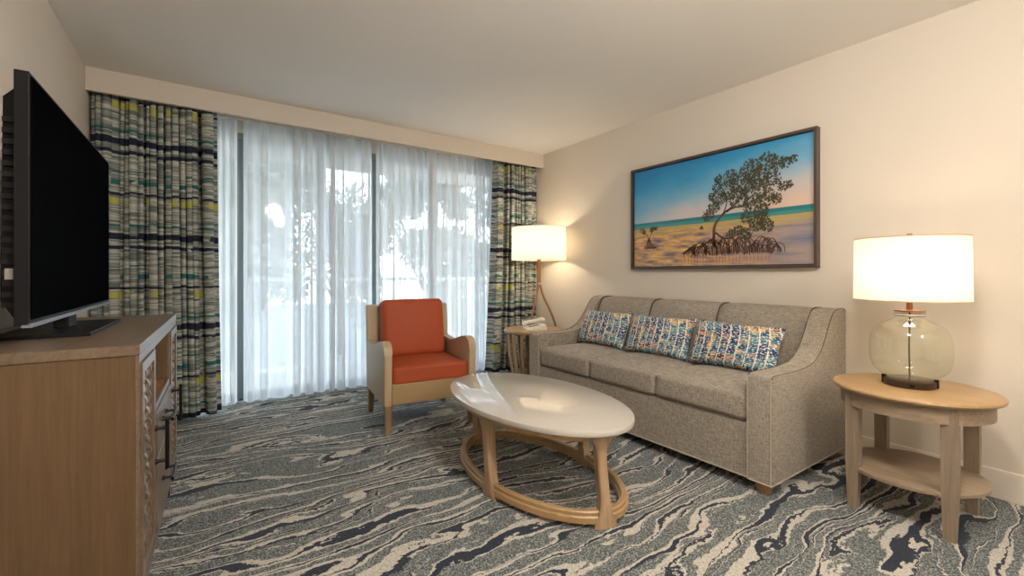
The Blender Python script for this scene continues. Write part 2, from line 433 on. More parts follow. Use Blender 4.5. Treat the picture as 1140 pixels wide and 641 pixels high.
struct('baseboard_right', B(XR-.016, XR, YB, YF+.1, 0, .145, bev=.004), M['white'], label='white baseboard along the right wall')
struct('baseboard_left', B(XL, XL+.016, YB, YF+.1, 0, .145, bev=.004), M['white'])

# sliding window wall: header, side jambs, stiles, panes
win = bpy.data.objects.new('window_1', None); COL.objects.link(win); win['kind'] = 'structure'; win['label'] = 'wide sliding glass doors behind the sheer curtains'
bm = bmesh.new()
box(bm, XL, XR, YG, YG+.10, 2.36, ZC); box(bm, XL, XL+.12, YG, YG+.10, 0, 2.36); box(bm, XR-.30, XR, YG, YG+.10, 0, 2.36)
link('window_surround', bm, M['wall'], win)
bm = bmesh.new()
WX0, WX1 = XL+.12, XR-.30
box(bm, WX0, WX1, YG+.005, YG+.085, 2.30, 2.36, .004); box(bm, WX0, WX1, YG+.005, YG+.085, 0, .05, .004)
box(bm, WX0, WX0+.05, YG+.005, YG+.085, .05, 2.30, .004); box(bm, WX1-.05, WX1, YG+.005, YG+.085, .05, 2.30, .004)
link('window_frame', bm, M['alu'], win)
def ratio(u): return math.tan(math.atan((u-570)/497)+math.radians(34.45))
SX = [.262, .93, 1.462, 2.10]
bm_list = []
for x in SX:
    link('stile', B(x-.042, x+.042, YG+.015, YG+.065, .05, 2.30, bev=.004), M['alu'], win)
xs = [WX0+.05]+SX+[WX1-.05]
for a, b in zip(xs, xs[1:]):
    link('glass_pane', B(a+.02, b-.02, YG+.036, YG+.044, .05, 2.30), M['pane'], win)

# ------------------------------------------------------------------ curtains
def curtain(name, x0, x1, yc, z0, z1, amp, npl, mat, label, group=None, seed=0, top_gather=1.0, flare=0.0, flare_side=0, jitter=.35, full=2.2, wide=None):
    rnd = random.Random(seed); nx = npl*14; nz = 30
    ws = [1+jitter*(rnd.random()*2-1) for _ in range(npl)]; 
    if wide is not None: ws[wide] = 3.4
    tot = sum(ws); ed = [0]
    for w in ws: ed.append(ed[-1]+w/tot)
    amps = [1+.5*(rnd.random()*2-1) for _ in range(npl)]; drift = [rnd.random()*6 for _ in range(npl)]
    bm = bmesh.new(); uvl = bm.loops.layers.uv.new('UVMap'); G = []
    W = x1-x0
    for j in range(nz+1):
        s = j/nz; z = z0+(z1-z0)*s; row = []
        for i in range(nx+1):
            f = i/nx
            p = min(npl-1, next((k for k in range(npl) if f <= ed[k+1]+1e-9), npl-1))
            t = (f-ed[p])/(ed[p+1]-ed[p])
            a = amp*amps[p]*(.75+.25*math.sin(drift[p]+s*2.5))
            if z1-z < .1: a *= .75+.25*(z1-z)/.1
            y = yc + a*math.cos(2*PI*t)*.5 + a*.12*math.sin(4*PI*t+drift[p])
            x = x0+W*f + a*.16*math.sin(4*PI*t)
            sh = (1-s)**1.6*flare
            if flare_side > 0: x += sh*smoothstep(f*1.3-.3)
            if flare_side < 0: x -= sh*smoothstep((1-f)*1.3-.3)
            row.append((bm.verts.new((x, y, z)), f*W*full, z))
        G.append(row)
    for j in range(nz):
        for i in range(nx):
            q = (G[j][i], G[j][i+1], G[j+1][i+1], G[j+1][i]); fc = bm.faces.new([v[0] for v in q])
            for lp, v in zip(fc.loops, q): lp[uvl].uv = (v[1], v[2])
    o = link(name, bm, mat, None, smooth='raw')
    tag(o, label, 'curtain', group)
    return o
d1 = curtain('patterned_drape', XL+.01, .075, 4.215, .025, 2.42, .13, 17, M['drape'], 'heavy drape with grey, navy, teal and yellow stripes behind the television', seed=3, wide=-1, full=3.0, flare=.03, flare_side=1)
d2 = curtain('patterned_drape', 2.655, XR-.01, 4.215, .025, 2.42, .12, 11, M['drape'], 'heavy drape with grey, navy, teal and yellow stripes behind the floor lamp', seed=8, wide=0, full=3.0, flare=.08, flare_side=-1)
for d in (d1, d2):
    md = d.modifiers.new('thick', 'SOLIDIFY'); md.thickness = .004
s0 = curtain('sheer_curtain', .03, .222, 4.45, .012, 2.42, .06, 4, M['sheer'], 'narrow strip of white sheer curtain right beside the left patterned drape', seed=31, full=1.6, jitter=.4)
s1 = curtain('sheer_curtain', .268, 1.372, 4.45, .012, 2.42, .10, 10, M['sheer'], 'widest white sheer curtain, in the middle of the window', seed=11, full=1.6, jitter=.6)
s2 = curtain('sheer_curtain', 1.412, 2.80, 4.45, .012, 2.42, .10, 13, M['sheer'], 'white sheer curtain behind the orange armchair, next to the right patterned drape', seed=21, full=1.6, jitter=.5)
for nm, y, x0, x1, lb in (('curtain_track', 4.215, XL+.02, XR-.02, 'curtain track for the drapes behind the valance'), ('curtain_track', 4.45, XL+.02, XR-.02, 'curtain track for the sheers behind the valance')):
    tag(link(nm, B(x0, x1, y-.012, y+.012, 2.425, ZC), M['white']), lb, 'curtain track')

# ------------------------------------------------------------------ balcony & outdoors
struct('trim_2', B(-3, 6.5, YG+.10, 6.05, -.22, -.02), M['concrete'], label='concrete balcony deck outside the glass doors')
struct('trim_3', B(-3, 6.5, YG+.12, 6.05, 2.62, 2.80), M['concrete'], label='concrete balcony ceiling slab')
struct('trim_4', B(-3, 6.5, 5.85, 6.05, 2.46, 2.62), M['concrete'], label='concrete edge beam of the balcony above')
rl = thing('balcony_railing', 'white balcony railing seen through the sheer curtains', 'railing', (1.5, 5.8, -.02))
link('top_rail', B(-4, 4.5, -.03, .03, 1.045, 1.085, bev=.006), M['rail'], rl)
link('bottom_rail', B(-4, 4.5, -.02, .02, .08, .12, bev=.006), M['rail'], rl)
for k in range(7):
    x = -3.9+k*1.4
    link('rail_post', B(x-.025, x+.025, -.025, .025, 0, 1.045, bev=.004), M['rail'], rl)
for k in range(6):
    x = -3.9+k*1.4
    link('infill_panel', B(x+.03, x+1.37, -.004, .004, .12, 1.045), M['pane'], rl)
struct('ground', B(-40, 45, 6.2, 70, -3.3, -3.2), M['grass'], label='lawn below the balcony')
def tree(x, y, h, r, seed, label, n=5200, ls=.30):
    rnd = random.Random(seed); t = thing('garden_tree', label, 'tree', (x, y, -3.2), 0, 'trees beyond the balcony')
    bm = bmesh.new(); hz = h*.5
    tube(bm, [(0, 0, 0), (.1, .05, hz*.5), (-.05, .1, hz), (.1, 0, h*.85)], [.2, .16, .12, .04], 8)
    for k in range(6):
        a = k*1.1+rnd.random(); tube(bm, [(0, 0, hz*.8), (r*.4*math.cos(a), r*.4*math.sin(a), hz*1.15), (r*.8*math.cos(a), r*.8*math.sin(a), hz*1.5)], [.07, .05, .02], 6)
    link('trunk', bm, M['bark'], t, smooth=True)
    bm = bmesh.new()
    cl = [(Vector((rnd.uniform(-.7, .7)*r, rnd.uniform(-.5, .5)*r, h*.35+rnd.random()*h*.6)), r*rnd.uniform(.25, .5)) for _ in range(16)]
    for k in range(n):
        c, cr = cl[rnd.randrange(len(cl))]
        d = Vector((rnd.gauss(0, 1), rnd.gauss(0, 1), rnd.gauss(0, 1))).normalized()*cr*rnd.random()**.4
        p = c+d; a = Vector((rnd.gauss(0, 1), rnd.gauss(0, 1), rnd.gauss(0, 1))).normalized(); b = a.orthogonal().normalized()
        s = ls*rnd.uniform(.6, 1.3)
        bm.faces.new([bm.verts.new(p+a*s*.6), bm.verts.new(p+b*s*.25), bm.verts.new(p-a*s*.5), bm.verts.new(p-b*s*.25)])
    link('foliage', bm, M['leaf'], t, smooth='raw')
tree(-4.6, 20.0, 9.6, 2.4, 1, 'leafy tree beyond the balcony, furthest left through the sheers')
tree(.6, 12.0, 7.4, 2.0, 2, 'leafy tree beyond the balcony, left of the middle of the wide sheer')
tree(4.3, 18.0, 7.6, 2.4, 3, 'low leafy tree beyond the balcony, through the right of the wide sheer')
tree(5.6, 12.2, 8.0, 1.7, 4, 'leafy tree beyond the balcony, above the orange armchair')
tree(12.2, 17.5, 9.0, 2.7, 5, 'leafy tree beyond the balcony, furthest right through the sheers')

# ------------------------------------------------------------------ console
ang = math.atan2(-.124+.155, 2.888-1.678)
cons = thing('media_console', 'light brown wooden media console with woven door panels under the television', 'cabinet', (-.163, 1.678, 0), -ang)
# local: front face x=0 (facing +x), y 0..L, depth to x=-D
L, D, ZT, ZB = 1.21, .49, .905, .13
f1, f2 = .28*L, .72*L
bm = bmesh.new(); t_ = .022
box(bm, -D, -.004, 0, t_, ZB, ZT-.03, .002); box(bm, -D, -.004, L-t_, L, ZB, ZT-.03, .002)
box(bm, -D, -.004, t_, L-t_, ZB, ZB+.03); box(bm, -D, -D+.012, t_, L-t_, ZB+.03, ZT-.03)
box(bm, -D+.012, -.004, f1-.011, f1+.011, ZB+.03, ZT-.03); box(bm, -D+.012, -.004, f2-.011, f2+.011, ZB+.03, ZT-.03)
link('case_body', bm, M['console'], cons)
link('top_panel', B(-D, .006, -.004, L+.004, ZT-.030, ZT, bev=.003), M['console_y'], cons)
bm = bmesh.new()   # face frame
box(bm, -.004, .004, 0, L, ZT-.055, ZT-.031); box(bm, -.004, .004, 0, L, ZB, ZB+.05)
box(bm, -.004, .004, 0, .02, ZB+.05, ZT-.055); box(bm, -.004, .004, L-.02, L, ZB+.05, ZT-.055)
box(bm, -.004, .004, f1-.014, f1+.014, ZB+.05, ZT-.055); box(bm, -.004, .004, f2-.014, f2+.014, ZB+.05, ZT-.055)
box(bm, -.004, .004, f1+.014, f2-.014, .615, .64)
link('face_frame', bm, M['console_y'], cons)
bm = bmesh.new()   # open niche lining
box(bm, -D+.013, -.005, f1+.012, f2-.012, .615, .638); box(bm, -D+.013, -.02, (f1+f2)/2-.006, (f1+f2)/2+.006, .638, ZT-.031)
link('niche_shelf', bm, M['console_in'], cons)
def bar_handle(parent, x, y, z, ln, vert):
    bm = bmesh.new()
    if vert:
        tube(bm, [(x+.034, y, z-ln/2), (x+.034, y, z+ln/2)], .0065, 10)
        for s in (-1, 1):
            tube(bm, [(x, y, z+s*ln*.34), (x+.006, y, z+s*ln*.34), (x+.010, y, z+s*ln*.34), (x+.034, y, z+s*ln*.34)], [.010, .009, .0055, .0055], 10)
    else:
        tube(bm, [(x+.034, y-ln/2, z), (x+.034, y+ln/2, z)], .0065, 10)
        for s in (-1, 1):
            tube(bm, [(x, y+s*ln*.34, z), (x+.006, y+s*ln*.34, z), (x+.010, y+s*ln*.34, z), (x+.034, y+s*ln*.34, z)], [.010, .009, .0055, .0055], 10)
    link('bar_handle', bm, M['black_metal'], parent, smooth=True)
def weave_door(y0, y1, hy):
    z0, z1 = ZB+.053, ZT-.058; fr = .032
    bm = bmesh.new(); a, b = -.012, .010
    box(bm, a, b, y0, y0+fr, z0, z1, .0015); box(bm, a, b, y1-fr, y1, z0, z1, .0015)
    box(bm, a, b, y0+fr, y1-fr, z0, z0+fr, .0015); box(bm, a, b, y0+fr, y1-fr, z1-fr, z1, .0015)
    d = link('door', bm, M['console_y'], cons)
    bm = bmesh.new(); iy0, iy1, iz0, iz1 = y0+fr, y1-fr, z0+fr, z1-fr
    ny = max(3, round((iy1-iy0)/.045)); nz = round((iz1-iz0)/.045); wy = (iy1-iy0)/ny; wz = (iz1-iz0)/nz
    box(bm, -.012, -.008, iy0, iy1, iz0, iz1)
    for i in range(ny):
        for j in range(nz):
            hor = (i+j) % 2; cy, cz = iy0+(i+.5)*wy, iz0+(j+.5)*wz
            sy, sz = (.50, .30) if hor else (.30, .50)
            N = 6; g = []
            for p in range(N+1):
                for q, sgn in ((0, -1), (1, 1)):
                    tt = p/N*2-1; h = -.008+.012*(1-tt*tt)
                    if hor: g.append(bm.verts.new((h, cy+tt*wy*sy*1.05, cz+sgn*wz*sz)))
                    else: g.append(bm.verts.new((h, cy+sgn*wy*sy, cz+tt*wz*sz*1.05)))
            for p in range(N): bm.faces.new((g[2*p], g[2*p+1], g[2*p+3], g[2*p+2]))
            lo = []
            for p in range(N+1):
                for q in (0, 1):
                    v = g[2*p+q]; lo.append(bm.verts.new((-.009, v.co.y, v.co.z)))
            for p in range(N):
                for q in (0, 1): bm.faces.new((g[2*p+q], g[2*p+2+q], lo[2*p+2+q], lo[2*p+q]))
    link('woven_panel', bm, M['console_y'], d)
    bar_handle(d, .010, hy, .515, .17, True)
weave_door(.023, f1-.017, f1-.034)
weave_door(f2+.017, L-.023, f2+.034)
for z0, z1, hz in ((.445, .612, .548), (.186, .44, .317)):
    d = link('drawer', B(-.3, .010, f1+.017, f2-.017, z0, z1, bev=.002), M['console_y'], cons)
    bar_handle(d, .010, L*.48, hz, .17, False)
for x in (-.035, -D+.04):
    for y in (.05, L-.05):
        bm = bmesh.new(); prism(bm, [(x-.02, y-.02), (x+.02, y-.02), (x+.02, y+.02), (x-.02, y+.02)], 'z', 0, ZB)
        link('foot', bm, M['black_metal'], cons)

# ------------------------------------------------------------------ television
tv = thing('television', 'large black flat-screen television standing on the wooden console', 'television', (-.40, 2.38, ZT))
W2 = .61; zb, zt = .062, .765
bm = B(-.032, -.002, -W2, W2, zb, zt, bev=.002); link('bezel', bm, M['black_plastic'], tv)
link('screen', B(-.003, .0005, -W2+.010, W2-.010, zb+.016, zt-.010), M['screen'], tv)
link('bottom_trim', B(-.018, .003, -W2, W2, zb-.006, zb+.006, bev=.001), M['tv_silver'], tv)
bm = bmesh.new()
prism(bm, [(-W2+.02, zb+.01), (W2-.02, zb+.01), (W2-.04, zt-.03), (-W2+.04, zt-.03)], 'x', -.066, -.030)
for v in bm.verts:
    if v.co.x < -.05: v.co.y *= .97; v.co.z = zb+.06+(v.co.z-zb)*.86
link('back_cover', bm, M['tv_back'], tv)
bm = bmesh.new()
for k in range(18):
    z = zb+.05+k*.03
    box(bm, -.058, -.034, -W2+.017, -W2+.04, z, z+.014)
link('back_vents', bm, M['tv_back'], tv)
link('connector_label', B(-.052, -.036, -W2+.014, -W2+.017, .19, .22), M['phone_grey'], tv)
bm = bmesh.new(); box(bm, -.045, -.005, -.16, -.04, .012, zb+.02, .004); link('stand_neck', bm, M['black_plastic'], tv)
bm = bmesh.new(); prism(bm, [(-.15, -.37), (.085, -.37), (.095, .18), (-.15, .18)], 'z', 0, .012, .003); link('stand_base', bm, M['black_plastic'], tv)

# ------------------------------------------------------------------ armchair
ac = thing('armchair', 'armchair with burnt orange cushions and taupe curved arms by the sheer curtains', 'chair', (1.375, 3.28, 0), -math.radians(6))
# local: front is -y.  half width .338, y -.33 .. .33
hw, yf, yb = .34, -.32, .33
prof = [(yf+.012, .20), (yb, .20), (yb+.015, .585)]
arm_top = catmull([(yb+.015, .595), (.22, .582), (.12, .574), (.02, .582), (-.09, .612), (-.19, .634), (-.26, .630), (-.305, .598), (yf, .545)], 6)
side_poly = [(yf+.012, .20)]+[(yb, .20)]+[(p.x, p.y) for p in [Vector(a) for a in arm_top]]
for s in (-1, 1):
    bm = bmesh.new(); x0, x1 = (hw-.055, hw) if s > 0 else (-hw, -hw+.055)
    prism(bm, side_poly, 'x', x0, x1, .010, 3)
    link('arm_panel', bm, M['chair_shell'], ac, smooth=True, angle=50)
bm = bmesh.new(); prism(bm, [(yb-.075, .22), (yb, .20), (yb+.055, .85), (yb+.02, .86), (yb-.02, .85)], 'x', -hw+.002, hw-.002, .006, 2)
link('back_panel', bm, M['chair_shell'], ac)
link('front_rail', B(-hw+.056, hw-.056, yf+.02, yf+.06, .20, .345, bev=.006), M['chair_dark'], ac)
link('seat_deck', B(-hw+.056, hw-.056, yf+.06, yb-.05, .25, .335), M['chair_dark'], ac)
link('seat_cushion', rbox(2*hw-.118, .60, .12, .018, 14, (0, 0, .010)), M['orange'], ac, smooth='raw', loc=(0, -.005, .398))
link('back_cushion', rbox(.50, .15, .45, .034, 14, (.004, .016, .004)), M['orange'], ac, smooth='raw', loc=(0, .205, .675), rot=(math.radians(-9), 0, 0))
for sx in (-1, 1):
    for yy, dy in ((yf+.035, 0), (yb-.03, .02)):
        bm = bmesh.new(); x = sx*(hw-.032); r0, r1 = .024, .016
        vs = []
        for (rr, z, oy) in ((r1, 0, dy), (r0, .20, 0)):
            vs.append([bm.verts.new((x+a*rr, yy+oy+b*rr, z)) for a, b in ((-1, -1), (1, -1), (1, 1), (-1, 1))])
        bm.faces.new(vs[0][::-1]); bm.faces.new(vs[1])
        for i in range(4): bm.faces.new((vs[0][i], vs[0][(i+1) % 4], vs[1][(i+1) % 4], vs[1][i]))
        link('leg', bm, M['chair_leg'], ac)

# ------------------------------------------------------------------ coffee table
ct = thing('coffee_table', 'oval coffee table with white stone top and open oak base', 'table', (1.50, 1.995, 0))
ZTt = .435; a_y, a_x = .655, .382
bm = bmesh.new(); NS = 96
prof = [(0, ZTt-.03), (.985, ZTt-.03), (.997, ZTt-.026), (1, ZTt-.02), (1, ZTt-.008), (.996, ZTt-.002), (.985, ZTt), (0, ZTt)]
lathe(bm, prof, NS, sx=a_x, sy=a_y); link('table_top', bm, M['quartz'], ct, smooth=True)
def ell_ring(bm, ax, ay, w, z0, z1, n=96):
    R = []
    for i in range(n):
        a = 2*PI*i/n; c, s = math.cos(a), math.sin(a)
        nx, ny = c/ax, s/ay; l = math.hypot(nx, ny); nx /= l; ny /= l
        px, py = ax*c, ay*s; q = .005
        sec = [(0, z0), (0, z1-q), (q, z1), (w-q, z1), (w, z1-q), (w, z0)]
        R.append([bm.verts.new((px-nx*o, py-ny*o, z)) for o, z in sec])
    for i in range(n):
        A, Bq = R[i], R[(i+1) % n]
        for k in range(6): bm.faces.new((A[k], Bq[k], Bq[(k+1) % 6], A[(k+1) % 6]))
rb_x, rb_y = .342, .60
bm = bmesh.new(); ell_ring(bm, rb_x, rb_y, .026, ZTt-.062, ZTt-.031)
link('apron', bm, M['oak_top'], ct, smooth=True, angle=30)
bm = bmesh.new(); ell_ring(bm, rb_x-.002, rb_y-.004, .044, .022, .052); ell_ring(bm, rb_x-.010, rb_y-.012, .030, .051, .072)
for v in bm.verts: v.co.y -= .03
rr_ = link('base_ring', bm, M['oak_top'], ct, smooth=True, angle=30)
def ct_leg(adeg):
    """bent leg: flat board following the oval with flared top and foot"""
    a0 = math.radians(adeg); bm = bmesh.new(); th = .045
    Z = [0, .025, .04, .055, .07, .09, .115, .15, .22, .29, .32, .34, .355, .37, .385, .395, ZTt-.031]
    def half(z):
        if z < .15: return .024+.05*((.15-max(z, .02))/.15)**3
        if z > .29: return .024+.065*((z-.29)/(ZTt-.031-.29))**3
        return .024
    rows = []
    for z in Z:
        row = []; h = half(z); K = 8
        for side in (0, 1):
            for k in range(K+1):
                t = (k/K*2-1)*h*(1 if side == 0 else -1)
                # arc-length step along the oval
                sp = math.hypot(rb_x*math.sin(a0), rb_y*math.cos(a0)); a = a0+t/sp
                c, s = math.cos(a), math.sin(a); nx, ny = c/rb_x, s/rb_y; l = math.hypot(nx, ny)
                off = .004 if side == 0 else -th
                if z > .30: off += .010*smoothstep((z-.30)/.1)
                if side == 0 and abs(k-K/2) >= K/2: off -= .006
                row.append(bm.verts.new((rb_x*c+nx/l*off, rb_y*s+ny/l*off-.03*(1-smoothstep(z/.35)), z)))
        rows.append(row)
    n = len(rows[0])
    for A, Bq in zip(rows, rows[1:]):
        for i in range(n): bm.faces.new((A[i], A[(i+1) % n], Bq[(i+1) % n], Bq[i]))
    bm.faces.new(rows[0][::-1]); bm.faces.new(rows[-1])
    link('leg', bm, M['oak'], ct, smooth=True, angle=45)
for d in (-99, 95, 186, -6): ct_leg(d)

# ------------------------------------------------------------------ sofa
sf = thing('sofa', 'taupe linen three-seat sofa with sloping arms against the right wall', 'sofa', (2.29, 1.085, 0))
SL, SD, AW = 1.985, .92, .125        # local: x from front 0 to back .92, y 0..SL
link('base', B(.012, SD-.02, AW, SL-AW, .06, .345, bev=.008), M['linen'], sf)
ap = [(0, .065), (0, .575)]
top = catmull([(0, .575), (.012, .596), (.05, .603), (.20, .600), (.36, .604), (.47, .622), (.56, .672), (.63, .752), (.69, .838), (.735, .882), (.79, .900), (.88, .902), (.915, .88)], 5)
poly = [(0, .06)]+[(p[0], p[1]) for p in top]+[(SD, .06)]
# wall side runs straight down
for y0, y1 in ((0, AW), (SL-AW, SL)):
    bm = bmesh.new(); prism(bm, poly, 'y', y0, y1, .014, 3)
    arm = link('arm', bm, M['linen'], sf, smooth=True, angle=50)
    yo = y0 if y0 == 0 else y1
    for yy in (y0+.004, y1-.004):
        bm = bmesh.new(); tube(bm, [(p[0], yy, p[1]+.0005) for p in top[4:]], .0026, 6)
        link('arm_piping', bm, M['seam'], arm, smooth=True)
    bm = bmesh.new()
    for yy in (y0+.005, y1-.005): tube(bm, [(-.001, yy, .07), (-.001, yy, .585)], .003, 6)
    link('front_piping', bm, M['piping'], arm, smooth=True)
    bm = bmesh.new(); tube(bm, [(0, y0+.004, .064), (0, y1-.004, .064)], .004, 6)
    tube(bm, [(0, yo if yo else .002, .064), (SD, yo if yo else .002, .064)], .004, 6)
    link('bottom_piping', bm, M['piping'], arm, smooth=True)
bm = bmesh.new(); tube(bm, [(.012, AW, .064), (.012, SL-AW, .064)], .004, 6)
link('base_piping', bm, M['piping'], sf, smooth=True)
cw = (SL-2*AW)/3
for k in range(3):
    yc = AW+cw*(k+.5)
    sc = link('seat_cushion', rbox(.70, cw-.004, .15, .03, 14, (.008, 0, .022), .003, k*5), M['linen'], sf, smooth='raw', loc=(.355, yc, .422))
    bm = bmesh.new(); z = -.068; xx = -.345; h = cw/2-.012
    tube(bm, [(xx, -h, z), (xx-.006, 0, z), (xx, h, z)], .003, 6); link('cushion_welt', bm, M['seam'], sc, smooth=True)
    # tight back section, leaning
    bm = bmesh.new(); h = cw/2
    prof = catmull([(.60, .40), (.605, .48), (.635, .62), (.675, .76), (.705, .84), (.735, .885), (.785, .905), (.85, .905), (.90, .885)], 4)
    nk = 14; rows = []
    for q in range(nk+1):
        f = q/nk*2-1; pin = (1-abs(f)**6)
        rows.append([bm.verts.new((p[0]-.016*(1-f*f)+.012*(1-pin), yc+f*h, p[1]-.010*(1-pin))) for p in prof]+[bm.verts.new((.905, yc+f*h, .40))])
    for A, Bq in zip(rows, rows[1:]):
        for i in range(len(A)): bm.faces.new((A[i], A[(i+1) % len(A)], Bq[(i+1) % len(A)], Bq[i]))
    bm.faces.new(rows[0]); bm.faces.new(rows[-1][::-1])
    link('back_cushion', bm, M['linen'], sf, smooth=True, angle=60)
prof = catmull([(.60, .50), (.635, .62), (.675, .76), (.705, .84), (.735, .885), (.785, .905), (.85, .905)], 4)
for k in range(4):
    y = AW+cw*k; bm = bmesh.new(); tube(bm, [(p[0]+.008, y, p[1]-.004) for p in prof], .006, 6)
    link('back_seam', bm, M['seam'], sf, smooth=True)
link('back_frame', B(SD-.06, SD, AW, SL-AW, .06, .885, bev=.01), M['linen'], sf)
for x in (.06, SD-.07):
    for y in (.065, SL-.065):
        bm = bmesh.new(); lathe(bm, [(0, 0), (.030, 0), (.036, .02), (.042, .045), (.042, .062), (0, .062)], 24, x, y)
        link('foot', bm, M['footwood'], sf, smooth=True)

# throw pillows
def pillow(yc, label, seed, w=.57, h=.31, x=2.77, z=.513, tilt=24, rz=0, roll=0):
    bm = bmesh.new(); uvl = bm.loops.layers.uv.new('UVMap'); n = 26; m = 16; T = .075
    rnd = random.Random(seed); G = {}
    for side in (1, -1):
        for i in range(n+1):
            for j in range(m+1):
                a, b = i/n*2-1, j/m*2-1
                if side < 0 and (i in (0, n) or j in (0, m)): G[side, i, j] = G[1, i, j]; continue
                pinch = 1-.05*(1-abs(b)**2)*abs(a)**4; pb = 1-.09*(1-abs(a)**2)*abs(b)**4
                th = T*((1-a**2)*(1-b**2))**.42
                wv = .004*noise.noise(Vector((a*3+seed, b*3, side)))
                G[side, i, j] = bm.verts.new((-side*(th+wv*(th > 0)), a*w/2*pinch, b*h/2*pb))
    for side in (1, -1):
        for i in range(n):
            for j in range(m):
                q = [(i, j), (i+1, j), (i+1, j+1), (i, j+1)]
                if side > 0: q = q[::-1]
                f = bm.faces.new([G[side, p, r] for p, r in q])
                for lp, (p, r) in zip(f.loops, q): lp[uvl].uv = (.05-p/n*w+w + (0 if side > 0 else .3), r/m*h)
    o = link('throw_pillow', bm, M['pillow'], None, smooth='raw', loc=(x, yc, z+h/2*math.cos(math.radians(tilt))), rot=(roll, math.radians(tilt), rz))
    bm = bmesh.new(); bp = []
    tag(o, label, 'pillow', 'patterned lumbar pillows on the sofa'); return o
pillow(1.545, 'blue and orange patterned lumbar pillow at the near end of the sofa', 1, roll=math.radians(1))
pillow(2.116, 'blue and orange patterned lumbar pillow in the middle of the sofa', 2, w=.55)
pillow(2.668, 'blue and orange patterned lumbar pillow beside the far sofa arm', 3, w=.52)

# ------------------------------------------------------------------ framed picture
pf = thing('framed_picture', 'wide framed photograph of mangrove trees on a beach, hung above the sofa', 'picture', (XR, 1.99, 1.60))
PW, PH, FD, FW = .752, .45, .05, .020
bm = bmesh.new()
box(bm, -FD, 0, -PW, PW, PH-FW, PH, .002); box(bm, -FD, 0, -PW, PW, -PH, -PH+FW, .002)
box(bm, -FD, 0, -PW, -PW+FW, -PH+FW, PH-FW, .002); box(bm, -FD, 0, PW-FW, PW, -PH+FW, PH-FW, .002)
link('frame', bm, M['picframe'], pf)
bm = bmesh.new(); q = .006; i1, i2 = PW-FW, PH-FW
box(bm, -.032, -.01, -i1, i1, i2-q, i2); box(bm, -.032, -.01, -i1, i1, -i2, -i2+q)
box(bm, -.032, -.01, -i1, -i1+q, -i2+q, i2-q); box(bm, -.032, -.01, i1-q, i1, -i2+q, i2-q)
link('inner_lip', bm, M['lip'], pf)
bm = bmesh.new(); uvl = bm.loops.layers.uv.new('UVMap')
vs = box(bm, -.028, -.008, -i1+q, i1-q, -i2+q, i2-q)
for f in bm.faces:
    for lp in f.loops:
        c = lp.vert.co; lp[uvl].uv = ((i1-c.y)/(2*i1), (c.z+i2)/(2*i2))
pr = link('print', bm, M['art'], pf)
# printed subject: laid on the print surface.  (s, t) = 0..1 across (left to right as seen) and up
XP = -.0285
def pt(s, t, e=0): return Vector((XP-e, i1-s*2*i1, -i2+t*2*i2))
def stroke(bm, pts, w, e=.0004):
    P = [Vector((p[0], p[1])) for p in pts]; P = [Vector((v[0], v[1])) for v in catmull([(p.x, p.y, 0) for p in P], 5)]
    asp = i1/i2; prev = None; n = len(P)
    for i, p in enumerate(P):
        d = (P[min(i+1, n-1)]-P[max(i-1, 0)]); d = Vector((d.x*asp, d.y)).normalized(); nn = Vector((-d.y/asp, d.x))
        ww = w[0]+(w[1]-w[0])*i/(n-1)
        pair = (bm.verts.new(pt(*(p+nn*ww), e)), bm.verts.new(pt(*(p-nn*ww), e)))
        if prev: bm.faces.new((prev[0], pair[0], pair[1], prev[1]))
        prev = pair
rnd = random.Random(5)
bm = bmesh.new()
stroke(bm, [(.535, .17), (.53, .27), (.535, .36), (.565, .43), (.60, .48), (.64, .50)], (.016, .008))
stroke(bm, [(.60, .47), (.66, .56), (.70, .68), (.76, .80)], (.009, .003)); stroke(bm, [(.58, .45), (.60, .56), (.58, .68)], (.007, .002))
stroke(bm, [(.64, .50), (.72, .52), (.80, .60)], (.007, .002)); stroke(bm, [(.535, .30), (.60, .24), (.70, .30), (.76, .36)], (.009, .003))
for k in range(60):
    a = .345+k*.0082; c = a+rnd.uniform(-.02, .03); hgt = rnd.uniform(.07, .17)*(.6+.4*math.sin(k/60*PI)) if k > 9 else .05+k*.008
    b = a+rnd.uniform(.03, .07)
    stroke(bm, [(a, .10+rnd.uniform(-.01, .02)), (a+.005, .10+hgt*.7), ((a+b)/2, .10+hgt), (b-.004, .10+hgt*.65), (b, .09+rnd.uniform(0, .02))], (.0045, .003))
stroke(bm, [(.35, .12), (.42, .17), (.50, .22), (.535, .27)], (.004, .006)); stroke(bm, [(.40, .10), (.47, .19), (.53, .24)], (.003, .005))
link('mangrove_trunk', bm, M['art_trunk'], pr, smooth='raw'); bm = bmesh.new()
for k in range(9): stroke(bm, [(.085+k*.009, .185), (.10+k*.004, .25), (.115, .30)], (.003, .002))
stroke(bm, [(.115, .27), (.10, .33), (.075, .36)], (.004, .003)); stroke(bm, [(.115, .27), (.13, .33), (.145, .37)], (.004, .003))
for k in range(10): a = .085+k*.009; stroke(bm, [(a-.012, .185), (a, .20+rnd.random()*.02), (a+.012, .185)], (.004, .003))
link('sapling_trunk', bm, M['art_trunk'], pr, smooth='raw')
bm = bmesh.new()
